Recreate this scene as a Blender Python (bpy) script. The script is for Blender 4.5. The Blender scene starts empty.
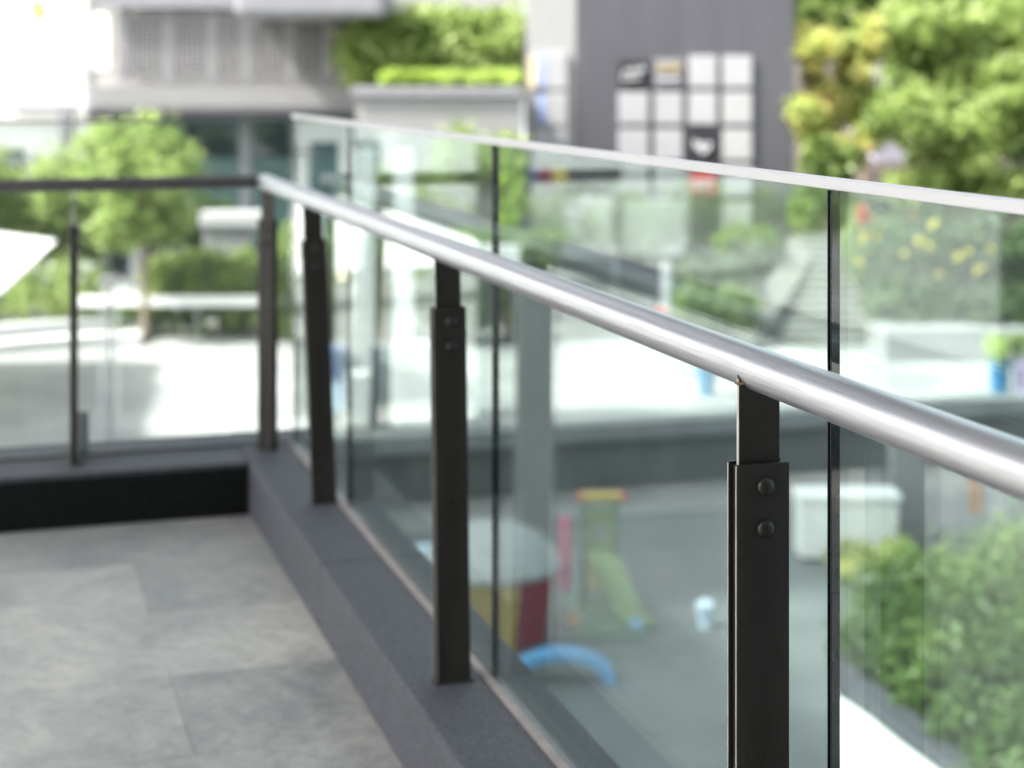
import bpy, bmesh, math, random
import numpy as np
from mathutils import Vector, Matrix
R = math.radians
sc = bpy.context.scene
# ------------------------------------------------------------------ camera, light, exposure
ZC = 1.48; F = 1704.0; U0 = 512.0; V0 = 77.0
AL = math.radians(17.25)
CA, SA = math.cos(AL), math.sin(AL)
cam_d = bpy.data.cameras.new('camera'); cam = bpy.data.objects.new('camera', cam_d)
sc.collection.objects.link(cam); sc.camera = cam
cam.location = (0, 0, ZC); cam.rotation_euler = (R(90), 0, 0)
cam_d.sensor_width = 36; cam_d.lens = 36 * F / 1024
cam_d.shift_y = -(384 - V0) / 1024.0
cam_d.clip_start = 0.05; cam_d.clip_end = 2000
cam_d.dof.use_dof = True; cam_d.dof.focus_distance = 2.2; cam_d.dof.aperture_fstop = 3.3
cam_d.dof.aperture_blades = 0

SUN_EL = 50.0
to_sun_h = Vector((-0.95, -0.31, 0)).normalized()
world = bpy.data.worlds.new("World"); sc.world = world; world.use_nodes = True
wn = world.node_tree.nodes; wl = world.node_tree.links
bg = wn['Background']; sky = wn.new('ShaderNodeTexSky'); sky.sky_type = 'NISHITA'
sky.sun_disc = False; sky.sun_elevation = R(SUN_EL)
sky.sun_rotation = math.atan2(to_sun_h.x, to_sun_h.y)
sky.dust_density = 4.0; sky.air_density = 1.0; sky.ozone_density = 1.0
hs = wn.new('ShaderNodeHueSaturation'); hs.inputs['Saturation'].default_value = .3; hs.inputs['Value'].default_value = 1.0
wl.new(sky.outputs[0], hs.inputs['Color']); wl.new(hs.outputs[0], bg.inputs[0]); bg.inputs[1].default_value = 0.15
sun_d = bpy.data.lights.new('sun', 'SUN'); sun = bpy.data.objects.new('sun', sun_d)
sc.collection.objects.link(sun); sun_d.energy = 3.4; sun_d.angle = R(5); sun_d.color = (1.0, .96, .9)
ts = Vector((to_sun_h.x * math.cos(R(SUN_EL)), to_sun_h.y * math.cos(R(SUN_EL)), math.sin(R(SUN_EL))))
sun.rotation_euler = ts.to_track_quat('Z', 'Y').to_euler()
vs = sc.view_settings; vs.view_transform = 'Standard'; vs.look = 'None'; vs.exposure = 1.95; vs.gamma = 1
vs.use_curve_mapping = False
cy = sc.cycles
cy.max_bounces = 10; cy.transparent_max_bounces = 24; cy.transmission_bounces = 8
cy.glossy_bounces = 5; cy.diffuse_bounces = 4
cy.use_denoising = True
cy.sample_clamp_indirect = 6.0

# ------------------------------------------------------------------ helpers
def at(u, v, Y):
    return Vector(((u - U0) / F * Y, Y, ZC - (v - V0) / F * Y))
def gy(v, z):                      # distance of the level z seen at picture row v
    return (ZC - z) * F / (v - V0)
def LS(l, s, z=0.0):               # along the railing frame: l across, s along
    return Vector((CA * l - SA * s, SA * l + CA * s, z))

def nodes(name):
    m = bpy.data.materials.new(name); m.use_nodes = True
    n = m.node_tree.nodes; l = m.node_tree.links
    return m, n, l, n['Principled BSDF']
def mat(name, col, rough=.6, metal=0.0, var=.12, scale=4.0, bump=0.0, bscale=None, stretch=(1, 1, 1), spec=.5, detail=5):
    m, n, l, b = nodes(name)
    tc = n.new('ShaderNodeTexCoord'); mp = n.new('ShaderNodeMapping'); mp.inputs['Scale'].default_value = stretch
    nz = n.new('ShaderNodeTexNoise'); nz.inputs['Scale'].default_value = scale; nz.inputs['Detail'].default_value = detail
    l.new(tc.outputs['Object'], mp.inputs[0]); l.new(mp.outputs[0], nz.inputs[0])
    r = n.new('ShaderNodeValToRGB')
    a = [max(0, c * (1 - var)) for c in col]; c2 = [min(1, c * (1 + var)) for c in col]
    r.color_ramp.elements[0].color = (*a, 1); r.color_ramp.elements[1].color = (*c2, 1)
    r.color_ramp.elements[0].position = .3; r.color_ramp.elements[1].position = .7
    l.new(nz.outputs[0], r.inputs[0]); l.new(r.outputs[0], b.inputs['Base Color'])
    b.inputs['Roughness'].default_value = rough; b.inputs['Metallic'].default_value = metal
    b.inputs['Specular IOR Level'].default_value = spec
    if bump:
        nb = n.new('ShaderNodeTexNoise'); nb.inputs['Scale'].default_value = bscale or scale * 6; nb.inputs['Detail'].default_value = 6
        l.new(mp.outputs[0], nb.inputs[0])
        bp = n.new('ShaderNodeBump'); bp.inputs['Strength'].default_value = bump; bp.inputs['Distance'].default_value = .01
        l.new(nb.outputs[0], bp.inputs['Height']); l.new(bp.outputs[0], b.inputs['Normal'])
    return m

def leafmat(name, cols, transl=.45):
    m, n, l, b = nodes(name)
    g = n.new('ShaderNodeNewGeometry'); r = n.new('ShaderNodeValToRGB')
    e = r.color_ramp.elements
    while len(e) < len(cols): e.new(.5)
    for i, c in enumerate(cols):
        e[i].position = i / (len(cols) - 1); e[i].color = (*c, 1)
    tc = n.new('ShaderNodeTexCoord'); nz = n.new('ShaderNodeTexNoise'); nz.inputs['Scale'].default_value = .9
    l.new(tc.outputs['Object'], nz.inputs[0])
    mx = n.new('ShaderNodeMath'); mx.operation = 'MULTIPLY_ADD'; mx.inputs[1].default_value = .55
    ad = n.new('ShaderNodeMath'); ad.operation = 'MULTIPLY_ADD'; ad.inputs[1].default_value = 1.6; ad.inputs[2].default_value = -.55
    l.new(nz.outputs[0], ad.inputs[0])
    l.new(g.outputs['Random Per Island'], mx.inputs[0]); l.new(ad.outputs[0], mx.inputs[2]); l.new(mx.outputs[0], r.inputs[0])
    b.inputs['Roughness'].default_value = .45
    l.new(r.outputs[0], b.inputs['Base Color'])
    t = n.new('ShaderNodeBsdfTranslucent'); l.new(r.outputs[0], t.inputs[0])
    ms = n.new('ShaderNodeMixShader'); ms.inputs[0].default_value = transl
    l.new(b.outputs[0], ms.inputs[1]); l.new(t.outputs[0], ms.inputs[2])
    l.new(ms.outputs[0], n['Material Output'].inputs[0])
    return m

def glassmat(name, tint=(.9, .95, .93), f0=.05, rough=.0, film=0):
    m, n, l, b = nodes(name); n.remove(b)
    tr = n.new('ShaderNodeBsdfTransparent'); tr.inputs[0].default_value = (*tint, 1)
    gl = n.new('ShaderNodeBsdfGlossy'); gl.inputs['Roughness'].default_value = rough
    lw = n.new('ShaderNodeLayerWeight'); lw.inputs[0].default_value = .5
    p = n.new('ShaderNodeMath'); p.operation = 'POWER'; p.inputs[1].default_value = 5
    k = n.new('ShaderNodeMath'); k.operation = 'MULTIPLY_ADD'; k.inputs[1].default_value = 1 - f0; k.inputs[2].default_value = f0
    l.new(lw.outputs['Facing'], p.inputs[0]); l.new(p.outputs[0], k.inputs[0])
    mx = n.new('ShaderNodeMixShader'); l.new(k.outputs[0], mx.inputs[0]); l.new(tr.outputs[0], mx.inputs[1]); l.new(gl.outputs[0], mx.inputs[2])
    out = mx
    if film:                       # thin uneven dusty film, also laying a milky reflection veil over the pane
        df = n.new('ShaderNodeBsdfDiffuse'); df.inputs[0].default_value = (.75, .8, .78, 1)
        tl = n.new('ShaderNodeBsdfTranslucent'); tl.inputs[0].default_value = (.75, .8, .78, 1)
        m1 = n.new('ShaderNodeMixShader'); l.new(df.outputs[0], m1.inputs[1]); l.new(tl.outputs[0], m1.inputs[2])
        tc = n.new('ShaderNodeTexCoord'); mp = n.new('ShaderNodeMapping'); mp.inputs['Scale'].default_value = (1, 5, .8)
        nz = n.new('ShaderNodeTexNoise'); nz.inputs['Scale'].default_value = 1.6; nz.inputs['Detail'].default_value = 7
        l.new(tc.outputs['Object'], mp.inputs[0]); l.new(mp.outputs[0], nz.inputs[0])
        mr = n.new('ShaderNodeMapRange'); mr.inputs[1].default_value = .3; mr.inputs[2].default_value = .75
        mr.inputs[3].default_value = film * .6; mr.inputs[4].default_value = film * 1.5; l.new(nz.outputs[0], mr.inputs[0])
        out = n.new('ShaderNodeMixShader'); l.new(mr.outputs[0], out.inputs[0]); l.new(mx.outputs[0], out.inputs[1]); l.new(m1.outputs[0], out.inputs[2])
    l.new(out.outputs[0], n['Material Output'].inputs[0])
    return m

class MB:
    def __init__(s): s.v = []; s.f = []
    def add(s, vs, fs):
        k = len(s.v); s.v += [tuple(p) for p in vs]; s.f += [tuple(i + k for i in f) for f in fs]; return s
    def box(s, x0, x1, y0, y1, z0, z1):
        return s.add([(x0, y0, z0), (x1, y0, z0), (x1, y1, z0), (x0, y1, z0), (x0, y0, z1), (x1, y0, z1), (x1, y1, z1), (x0, y1, z1)],
                     [(0, 3, 2, 1), (4, 5, 6, 7), (0, 1, 5, 4), (1, 2, 6, 5), (2, 3, 7, 6), (3, 0, 4, 7)])
    def prism(s, poly, z0, z1):
        n = len(poly)
        return s.add([(x, y, z0) for x, y in poly] + [(x, y, z1) for x, y in poly],
                     [tuple(range(n - 1, -1, -1)), tuple(range(n, 2 * n))] + [(i, (i + 1) % n, n + (i + 1) % n, n + i) for i in range(n)])
    def tube(s, pts, rad, n=16, cap=True):
        pts = [Vector(p) for p in pts]
        if not hasattr(rad, '__len__'): rad = [rad] * len(pts)
        rings = []
        for i, p in enumerate(pts):
            d = (pts[min(i + 1, len(pts) - 1)] - pts[max(i - 1, 0)]).normalized()
            a = Vector((0, 0, 1)) if abs(d.z) < .9 else Vector((1, 0, 0))
            x = d.cross(a).normalized(); y = x.cross(d)
            rings.append([p + rad[i] * (math.cos(t) * x + math.sin(t) * y) for t in [2 * math.pi * k / n for k in range(n)]])
        vs_ = [q for r_ in rings for q in r_]; fs = []
        for i in range(len(pts) - 1):
            for k in range(n):
                fs.append((i * n + k, i * n + (k + 1) % n, (i + 1) * n + (k + 1) % n, (i + 1) * n + k))
        if cap:
            fs.append(tuple(range(n - 1, -1, -1))); fs.append(tuple((len(pts) - 1) * n + k for k in range(n)))
        return s.add(vs_, fs)
    def lathe(s, prof, c=(0, 0, 0), n=24):
        vs_ = []; fs = []
        for r_, z in prof:
            for k in range(n):
                t = 2 * math.pi * k / n; vs_.append((c[0] + r_ * math.cos(t), c[1] + r_ * math.sin(t), c[2] + z))
        for i in range(len(prof) - 1):
            for k in range(n):
                fs.append((i * n + k, i * n + (k + 1) % n, (i + 1) * n + (k + 1) % n, (i + 1) * n + k))
        fs.append(tuple(range(n - 1, -1, -1))); fs.append(tuple((len(prof) - 1) * n + k for k in range(n)))
        return s.add(vs_, fs)
    def build(s, name, m, parent=None, bevel=0, smooth=False, seg=2):
        me = bpy.data.meshes.new(name); me.from_pydata(s.v, [], s.f); me.validate()
        bm = bmesh.new(); bm.from_mesh(me)
        bmesh.ops.recalc_face_normals(bm, faces=bm.faces)
        bm.to_mesh(me); bm.free()
        me.materials.append(m)
        o = bpy.data.objects.new(name, me); sc.collection.objects.link(o)
        if parent is not None: o.parent = parent
        if smooth:
            for p in me.polygons: p.use_smooth = True
            try:
                me.set_sharp_from_angle(angle=R(40))
            except Exception: pass
        if bevel:
            b = o.modifiers.new('bevel', 'BEVEL'); b.width = bevel; b.segments = seg; b.limit_method = 'ANGLE'
        return o

def tag(o, label=None, cat=None, group=None, kind=None):
    if label: o['label'] = label
    if cat: o['category'] = cat
    if group: o['group'] = group
    if kind: o['kind'] = kind
    return o
def thing(name, label, cat, loc=(0, 0, 0), rz=0.0, group=None):
    o = bpy.data.objects.new(name, None); sc.collection.objects.link(o)
    o.empty_display_size = .1; o.location = loc; o.rotation_euler = (0, 0, rz)
    return tag(o, label, cat, group)
def struct(name, mb, m, **k):
    o = mb.build(name, m, None, **k); o['kind'] = 'structure'; return o
def copy_tree(o, parent=None):
    c = o.copy(); sc.collection.objects.link(c); c.parent = parent
    for ch in list(o.children): copy_tree(ch, c)
    return c

def leaves(name, blobs, n, size, m, parent=None, seed=1, shell=.55, flat=0.0):
    n = int(n * 1.5)
    """blobs: (cx,cy,cz,rx,ry,rz); n leaf faces spread through the blobs' volume"""
    rg = np.random.RandomState(seed)
    bl = np.array(blobs, float)
    w = (bl[:, 3] * bl[:, 4] * bl[:, 5]) ** .7; w /= w.sum()
    # sub clumps give uneven outline and gaps
    nc = max(8, n // 45)
    bi = rg.choice(len(bl), nc, p=w)
    d = rg.normal(size=(nc, 3)); d /= np.linalg.norm(d, axis=1)[:, None]
    rr = shell + (1 - shell) * rg.rand(nc) ** .6
    rr[rg.rand(nc) < .25] *= .6
    cc = bl[bi, :3] + d * rr[:, None] * bl[bi, 3:]
    cr = (.26 + .3 * rg.rand(nc)) * bl[bi, 3:].min(axis=1)
    ci = rg.randint(0, nc, n)
    p = cc[ci] + rg.normal(size=(n, 3)) * cr[ci][:, None] * .6
    nrm = rg.normal(size=(n, 3)); nrm[:, 2] = np.abs(nrm[:, 2]) + .3; nrm /= np.linalg.norm(nrm, axis=1)[:, None]
    t = rg.normal(size=(n, 3)); t -= (t * nrm).sum(1)[:, None] * nrm; t /= np.linalg.norm(t, axis=1)[:, None]
    b = np.cross(nrm, t)
    sz = size * (.6 + .8 * rg.rand(n))[:, None]
    v = np.empty((n, 4, 3)); v[:, 0] = p - t * sz; v[:, 1] = p + b * sz * .5 - nrm * sz * .12; v[:, 2] = p + t * sz; v[:, 3] = p - b * sz * .5 - nrm * sz * .12
    me = bpy.data.meshes.new(name)
    me.vertices.add(n * 4); me.vertices.foreach_set('co', v.reshape(-1))
    me.loops.add(n * 4); me.loops.foreach_set('vertex_index', np.arange(n * 4, dtype=np.int32))
    me.polygons.add(n); me.polygons.foreach_set('loop_start', np.arange(0, n * 4, 4, dtype=np.int32))
    me.update(); me.validate(); me.materials.append(m)
    o = bpy.data.objects.new(name, me); sc.collection.objects.link(o)
    if parent is not None: o.parent = parent
    return o

# ------------------------------------------------------------------ materials
M = {}
M['granite'] = mat('dark_granite', (.058, .061, .072), .6, var=.6, scale=110, bump=.5, bscale=200, detail=9)
M['granite_shade'] = mat('shaded_granite', (.006, .007, .007), .6, var=.5, scale=30, bump=.2, bscale=200, spec=.15)  # kerb stone darkened in colour for the shade on its front
M['sealant'] = mat('pinkish_sealant', (.25, .22, .21), .7, var=.15, scale=30)
M['blackmetal'] = mat('dark_bronze_metal', (.027, .024, .021), .36, .35, var=.3, scale=14, bump=.04, bscale=160, stretch=(1, 1, .15))
M['litedge'] = mat('lit_plate_edge', (.5, .48, .45), .5, .7, var=.2, scale=30)  # pale tone painting the light caught by the post edges
M['ceil'] = mat('soffit_paint', (.42, .41, .44), .8, var=.08)
M['darkwall'] = mat('dark_cladding', (.05, .05, .055), .5, var=.2)
M['conc'] = mat('pale_concrete', (.5, .5, .49), .8, var=.1, scale=1.5, bump=.2)
M['concdark'] = mat('grey_concrete', (.13, .135, .135), .8, var=.14, scale=1.2, bump=.2)
m, n, l, b = nodes('pale_paving')
tc = n.new('ShaderNodeTexCoord'); bk = n.new('ShaderNodeTexBrick'); bk.inputs['Scale'].default_value = 1
bk.inputs['Brick Width'].default_value = 1.2; bk.inputs['Row Height'].default_value = .6; bk.inputs['Mortar Size'].default_value = .012
bk.inputs['Color1'].default_value = (.36, .365, .355, 1); bk.inputs['Color2'].default_value = (.28, .285, .28, 1); bk.inputs['Mortar'].default_value = (.15, .15, .15, 1)
l.new(tc.outputs['Object'], bk.inputs[0])
nz = n.new('ShaderNodeTexNoise'); nz.inputs['Scale'].default_value = .35; nz.inputs['Detail'].default_value = 6; l.new(tc.outputs['Object'], nz.inputs[0])
rp = n.new('ShaderNodeValToRGB'); rp.color_ramp.elements[0].position = .38; rp.color_ramp.elements[1].position = .6
rp.color_ramp.elements[0].color = (.72, .73, .74, 1); rp.color_ramp.elements[1].color = (1.1, 1.1, 1.08, 1); l.new(nz.outputs[0], rp.inputs[0])
mx = n.new('ShaderNodeMix'); mx.data_type = 'RGBA'; mx.blend_type = 'MULTIPLY'; mx.inputs[0].default_value = 1
l.new(bk.outputs[0], mx.inputs[6]); l.new(rp.outputs[0], mx.inputs[7]); l.new(mx.outputs[2], b.inputs['Base Color'])
b.inputs['Roughness'].default_value = .6
M['paving'] = m
M['court'] = mat('grey_rubber_court', (.105, .122, .122), .7, var=.2, scale=.6)
M['white'] = mat('white_paint', (.8, .8, .79), .5, var=.03)
M['offwhite'] = mat('offwhite_panel', (.42, .42, .43), .5, var=.06)
M['greyp'] = mat('grey_panel', (.2, .2, .215), .6, var=.07, scale=2)
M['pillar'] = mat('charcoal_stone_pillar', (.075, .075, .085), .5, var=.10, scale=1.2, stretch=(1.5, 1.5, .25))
M['wallgrey'] = mat('grey_render', (.24, .24, .24), .8, var=.05, scale=.7)
M['screenback'] = mat('taupe_wall', (.42, .40, .38), .7, var=.1)
M['win'] = mat('dark_window', (.03, .025, .018), .25, var=.25, scale=1)
M['teal'] = mat('teal_glazing', (.035, .07, .085), .06, var=.3, scale=.8)
M['bark'] = mat('bark', (.22, .17, .12), .9, var=.3, scale=12, bump=.6, stretch=(1, 1, .3))
M['soil'] = mat('soil', (.05, .04, .03), .9, var=.3)
M['red'] = mat('red_plastic', (.5, .03, .03), .4); M['maroon'] = mat('maroon_fabric', (.25, .01, .04), .6)
M['yellow'] = mat('yellow_plastic', (.36, .27, .06), .4); M['lime'] = mat('lime_plastic', (.17, .24, .11), .4)
M['green'] = mat('green_plastic', (.1, .17, .12), .4); M['dgreen'] = mat('dark_green_fabric', (.01, .09, .02), .6)
M['blue'] = mat('blue_plastic', (.1, .3, .55), .4); M['pblue'] = mat('pale_blue_plastic', (.6, .75, .95), .4)
M['violet'] = mat('grey_violet_fabric', (.16, .14, .2), .7); M['pink'] = mat('pink_plastic', (.6, .15, .25), .4)
M['gold'] = mat('gold_lettering', (.6, .42, .1), .4); M['brass'] = mat('brass', (.7, .5, .15), .3, 1.0)
M['tilew'] = mat('white_sign_face', (.36, .36, .36), .5, var=.04); M['tileg'] = mat('pale_sign_face', (.34, .335, .34), .5, var=.05)
M['pavelight'] = mat('pale_edge_paving', (.17, .18, .18), .8, var=.15, scale=1)
M['wood'] = mat('orange_brown_timber', (.4, .18, .07), .6, var=.2, scale=8)
M['black'] = mat('black_panel', (.02, .02, .024), .4); M['steps'] = mat('stair_stone', (.17, .17, .155), .8, var=.12)
M['glaze'] = mat('blue_glazed_pot', (.01, .16, .34), .2, var=.3, scale=6)

bm_ = M['blackmetal'].node_tree; bn = bm_.nodes
tn = bn.new('ShaderNodeTexNoise'); tn.inputs['Scale'].default_value = 22; tn.inputs['Detail'].default_value = 8; tn.inputs['Roughness'].default_value = .7
mr = bn.new('ShaderNodeMapRange'); mr.inputs[1].default_value = .3; mr.inputs[2].default_value = .7; mr.inputs[3].default_value = .26; mr.inputs[4].default_value = .55
bm_.links.new(bn['Mapping'].outputs[0], tn.inputs[0]); bm_.links.new(tn.outputs[0], mr.inputs[0]); bm_.links.new(mr.outputs[0], bn['Principled BSDF'].inputs['Roughness'])
# brushed steel tube: streaks along the tube (object X) and slight waviness
m, n, l, b = nodes('brushed_steel')
tc = n.new('ShaderNodeTexCoord'); mp = n.new('ShaderNodeMapping'); mp.inputs['Scale'].default_value = (60, 1.2, 60)
nz = n.new('ShaderNodeTexNoise'); nz.inputs['Scale'].default_value = 8; nz.inputs['Detail'].default_value = 6
l.new(tc.outputs['Object'], mp.inputs[0]); l.new(mp.outputs[0], nz.inputs[0])
r1 = n.new('ShaderNodeMapRange'); r1.inputs[3].default_value = .34; r1.inputs[4].default_value = .42
l.new(nz.outputs[0], r1.inputs[0]); l.new(r1.outputs[0], b.inputs['Roughness'])
r2 = n.new('ShaderNodeValToRGB'); r2.color_ramp.elements[0].color = (.56, .55, .57, 1); r2.color_ramp.elements[1].color = (.71, .70, .72, 1)
r2.color_ramp.elements[0].position = .3; r2.color_ramp.elements[1].position = .7
l.new(nz.outputs[0], r2.inputs[0]); l.new(r2.outputs[0], b.inputs['Base Color'])
b.inputs['Metallic'].default_value = 1
bp = n.new('ShaderNodeBump'); bp.inputs['Strength'].default_value = .04; bp.inputs['Distance'].default_value = .002
l.new(nz.outputs[0], bp.inputs['Height']); l.new(bp.outputs[0], b.inputs['Normal'])
M['steel'] = m
M['cap'] = mat('satin_aluminium', (.58, .57, .58), .4, .6, var=.04, scale=30, stretch=(1, .1, 1))
M['railshade'] = mat('shaded_steel_tube', (.22, .21, .21), .35, 1.0, var=.1, scale=20)  # steel colour darkened for the shade on the tube's near side
M['weld'] = mat('weld_discolour', (.24, .17, .11), .5, .8, var=.3, scale=90, bump=.5)
M['glass'] = glassmat('clear_glass', (.845, .925, .905), .085, film=.013)
M['glassl'] = glassmat('clear_end_glass', (.95, .98, .97), .05, film=.016)
M['glassedge'] = mat('glass_edge', (.003, .008, .01), .25, 0, var=.3, scale=30, spec=.25)
M['edgep'] = mat('pale_glass_edge', (.09, .13, .13), .3)
M['frost'] = glassmat('frosted_pane', (.75, .8, .8), .1, .2)

# floor tiles
m, n, l, b = nodes('slate_tiles')
tc = n.new('ShaderNodeTexCoord'); mp = n.new('ShaderNodeMapping')
mp.inputs['Location'].default_value = (-.445 + 1.2 * 3, -3.76 + .51 * 9, 0)
bk = n.new('ShaderNodeTexBrick'); bk.inputs['Scale'].default_value = 1; bk.inputs['Brick Width'].default_value = 1.2
bk.inputs['Row Height'].default_value = .51; bk.inputs['Mortar Size'].default_value = .004; bk.inputs['Mortar Smooth'].default_value = .3
bk.offset = .5
bk.inputs['Color1'].default_value = (.47, .465, .435, 1); bk.inputs['Color2'].default_value = (.27, .28, .275, 1); bk.inputs['Mortar'].default_value = (.27, .27, .26, 1)
l.new(tc.outputs['Object'], mp.inputs[0]); l.new(mp.outputs[0], bk.inputs[0])
nz = n.new('ShaderNodeTexNoise'); nz.inputs['Scale'].default_value = 3.2; nz.inputs['Detail'].default_value = 12; nz.inputs['Roughness'].default_value = .72
nz.inputs['Distortion'].default_value = .6
l.new(tc.outputs['Object'], nz.inputs[0])
rp = n.new('ShaderNodeValToRGB'); rp.color_ramp.elements[0].position = .3; rp.color_ramp.elements[1].position = .72
rp.color_ramp.elements[0].color = (.62, .63, .66, 1); rp.color_ramp.elements[1].color = (1.25, 1.22, 1.18, 1)
l.new(nz.outputs[0], rp.inputs[0])
mx = n.new('ShaderNodeMix'); mx.data_type = 'RGBA'; mx.blend_type = 'MULTIPLY'; mx.inputs[0].default_value = 1
l.new(bk.outputs[0], mx.inputs[6]); l.new(rp.outputs[0], mx.inputs[7])
l.new(mx.outputs[2], b.inputs['Base Color'])
rr = n.new('ShaderNodeMapRange'); rr.inputs[3].default_value = .32; rr.inputs[4].default_value = .6
l.new(nz.outputs[0], rr.inputs[0]); l.new(rr.outputs[0], b.inputs['Roughness'])
nb = n.new('ShaderNodeTexNoise'); nb.inputs['Scale'].default_value = 14; nb.inputs['Detail'].default_value = 8
mb2 = n.new('ShaderNodeMapping'); mb2.inputs['Scale'].default_value = (1, 1.8, 1); mb2.inputs['Rotation'].default_value = (0, 0, .5)
l.new(tc.outputs['Object'], mb2.inputs[0]); l.new(mb2.outputs[0], nb.inputs[0])
bp = n.new('ShaderNodeBump'); bp.inputs['Strength'].default_value = .8; bp.inputs['Distance'].default_value = .016
sb = n.new('ShaderNodeMath'); sb.operation = 'SUBTRACT'
l.new(nb.outputs[0], sb.inputs[0]); l.new(bk.outputs['Fac'], sb.inputs[1])
l.new(sb.outputs[0], bp.inputs['Height']); l.new(bp.outputs[0], b.inputs['Normal'])
M['tiles'] = m

# perforated screen (real holes, square grid)
m, n, l, b = nodes('perforated_metal')
b.inputs['Base Color'].default_value = (.30, .295, .30, 1); b.inputs['Roughness'].default_value = .5
tc = n.new('ShaderNodeTexCoord'); sx = n.new('ShaderNodeSeparateXYZ'); l.new(tc.outputs['Object'], sx.inputs[0])
def cell(ax):
    a = n.new('ShaderNodeMath'); a.operation = 'MULTIPLY'; a.inputs[1].default_value = 1 / .135; l.new(sx.outputs[ax], a.inputs[0])
    f = n.new('ShaderNodeMath'); f.operation = 'FRACT'; l.new(a.outputs[0], f.inputs[0])
    s_ = n.new('ShaderNodeMath'); s_.operation = 'SUBTRACT'; s_.inputs[1].default_value = .5; l.new(f.outputs[0], s_.inputs[0])
    q = n.new('ShaderNodeMath'); q.operation = 'MULTIPLY'; l.new(s_.outputs[0], q.inputs[0]); l.new(s_.outputs[0], q.inputs[1]); return q
a = n.new('ShaderNodeMath'); a.operation = 'ADD'; l.new(cell(0).outputs[0], a.inputs[0]); l.new(cell(2).outputs[0], a.inputs[1])
lt = n.new('ShaderNodeMath'); lt.operation = 'GREATER_THAN'; lt.inputs[1].default_value = .42 ** 2; l.new(a.outputs[0], lt.inputs[0])
l.new(lt.outputs[0], b.inputs['Alpha'])
M['perf'] = m

G_L = leafmat('leaf_light', [(.08, .14, .03), (.24, .34, .09), (.41, .51, .17), (.58, .67, .32)], .6)
G_M = leafmat('leaf_mid', [(.04, .075, .02), (.12, .19, .05), (.24, .34, .09), (.42, .51, .18)], .5)
G_D = leafmat('leaf_dark', [(.02, .04, .012), (.045, .085, .025), (.085, .145, .04), (.16, .23, .07)], .4)
G_Y = leafmat('leaf_yellow_green', [(.26, .38, .12), (.45, .54, .16), (.68, .66, .24), (.8, .62, .36)], .6)
F_Y = leafmat('petal_yellow', [(.62, .5, .03), (.8, .72, .1)], .3)
F_R = leafmat('petal_red', [(.5, .06, .02), (.65, .14, .03)], .3)
G_LIME = leafmat('leaf_lime', [(.28, .40, .06), (.42, .55, .11), (.58, .70, .22)], .5)

G_H = leafmat('leaf_hedge', [(.012, .03, .008), (.045, .095, .018), (.11, .19, .04), (.24, .33, .09)], .35)
# ------------------------------------------------------------------ setting: ground levels
ZP, ZL = -4.30, -5.40            # sunlit plaza and the sunken play court
SE = 26.9                        # plaza edge in the railing frame
g = MB(); g.add([(-400, -200, 0), (400, -200, 0), (400, 600, 0), (-400, 600, 0)], [(0, 1, 2, 3)])
o = struct('ground', g, M['court']); o.location = (0, 0, ZL)
p = MB().box(-120, 120, 0, 160, -1.0, 0)
o = struct('plaza', p, M['paving']); o.location = LS(0, SE, ZP); o.rotation_euler = (0, 0, AL)
w = thing('retaining_wall', 'long grey retaining wall with pale coping between bright plaza and sunken court', 'wall', LS(0, SE, ZL), AL)
MB().box(-60, 60, -.35, -.004, 0.0, .86).build('wall_face', M['concdark'], w)
MB().box(-60, 60, -.55, 0.0, .862, 1.16).build('coping', M['pavelight'], w, bevel=.02)
o = struct('court_path', MB().box(-60, 60, -2.0, -.36, 0, .02), M['pavelight']); o.location = LS(0, SE, ZL); o.rotation_euler = (0, 0, AL)

# ------------------------------------------------------------------ setting: terrace
T0, T1 = -7.5, .86
o = struct('terrace_floor', MB().box(T0, T1 + .05, -4, 5.80, -.3, 0), M['tiles']); o.rotation_euler = (0, 0, AL)
ZT = .18
c = thing('kerb_wall', 'dark granite kerb running away under the long right-hand glass', 'kerb', (0, 0, 0), AL)
for s0, s1 in ((-3, .9), (.903, 2.72), (2.723, 4.5), (4.503, 6.26)):
    MB().box(.86, 1.15, s0, s1, -.6, ZT).build('granite_block', M['granite'], c, bevel=.006)
MB().box(1.034, 1.0505, -3, 6.0, ZT, ZT + .006).build('sealant_strip', M['sealant'], c)
c = thing('kerb_wall', 'granite kerb with a painted shaded face crossing at the far end of the tiles', 'kerb', (0, 0, 0), AL)
for a0, a1 in ((-7.5, -3.3), (-3.297, -1.1), (-1.097, .857)):
    MB().box(a0, a1, 5.775, 6.26, -.6, ZT - .002).build('granite_block', M['granite'], c, bevel=.004)
    MB().box(a0, a1, 5.765, 5.773, .002, ZT - .018).build('shaded_face', M['granite_shade'], c)  # front drawn near black for the shade on its camera side
# building shell around and above the terrace (outside the frame: soffit, back wall, deck edge)
b_ = thing('building', 'dark clad building whose soffit covers the terrace', 'building', (0, 0, 0), AL)
MB().box(-5.2, 3.2, -4.2, 7.9, 5.2, 5.6).build('soffit', M['ceil'], b_)
MB().box(-7.7, 6, -4.6, -4.2, -5.4, 16).build('back_wall', M['darkwall'], b_)
MB().box(-7.5, 1.13, -4.1, 6.24, -.9, -.61).build('deck_slab', M['concdark'], b_)
MB().prism([(-5, 8), (3.2, 8), (3.2, 13), (-1.2, 13), (-1.2, 20.5), (8, 20.5), (8, 26.6), (-5, 26.6)], 6.0, 6.5).build('shade_slab', M['concdark'], b_)  # unseen slab added to shade the play court
for (a, s_) in ((-4.6, 9.5), (-4.6, 22)):
    MB().box(a - .3, a + .3, s_ - .3, s_ + .3, -5.4, 6.0).build('column', M['concdark'], b_)  # unseen supports for the added shading slab

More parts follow.
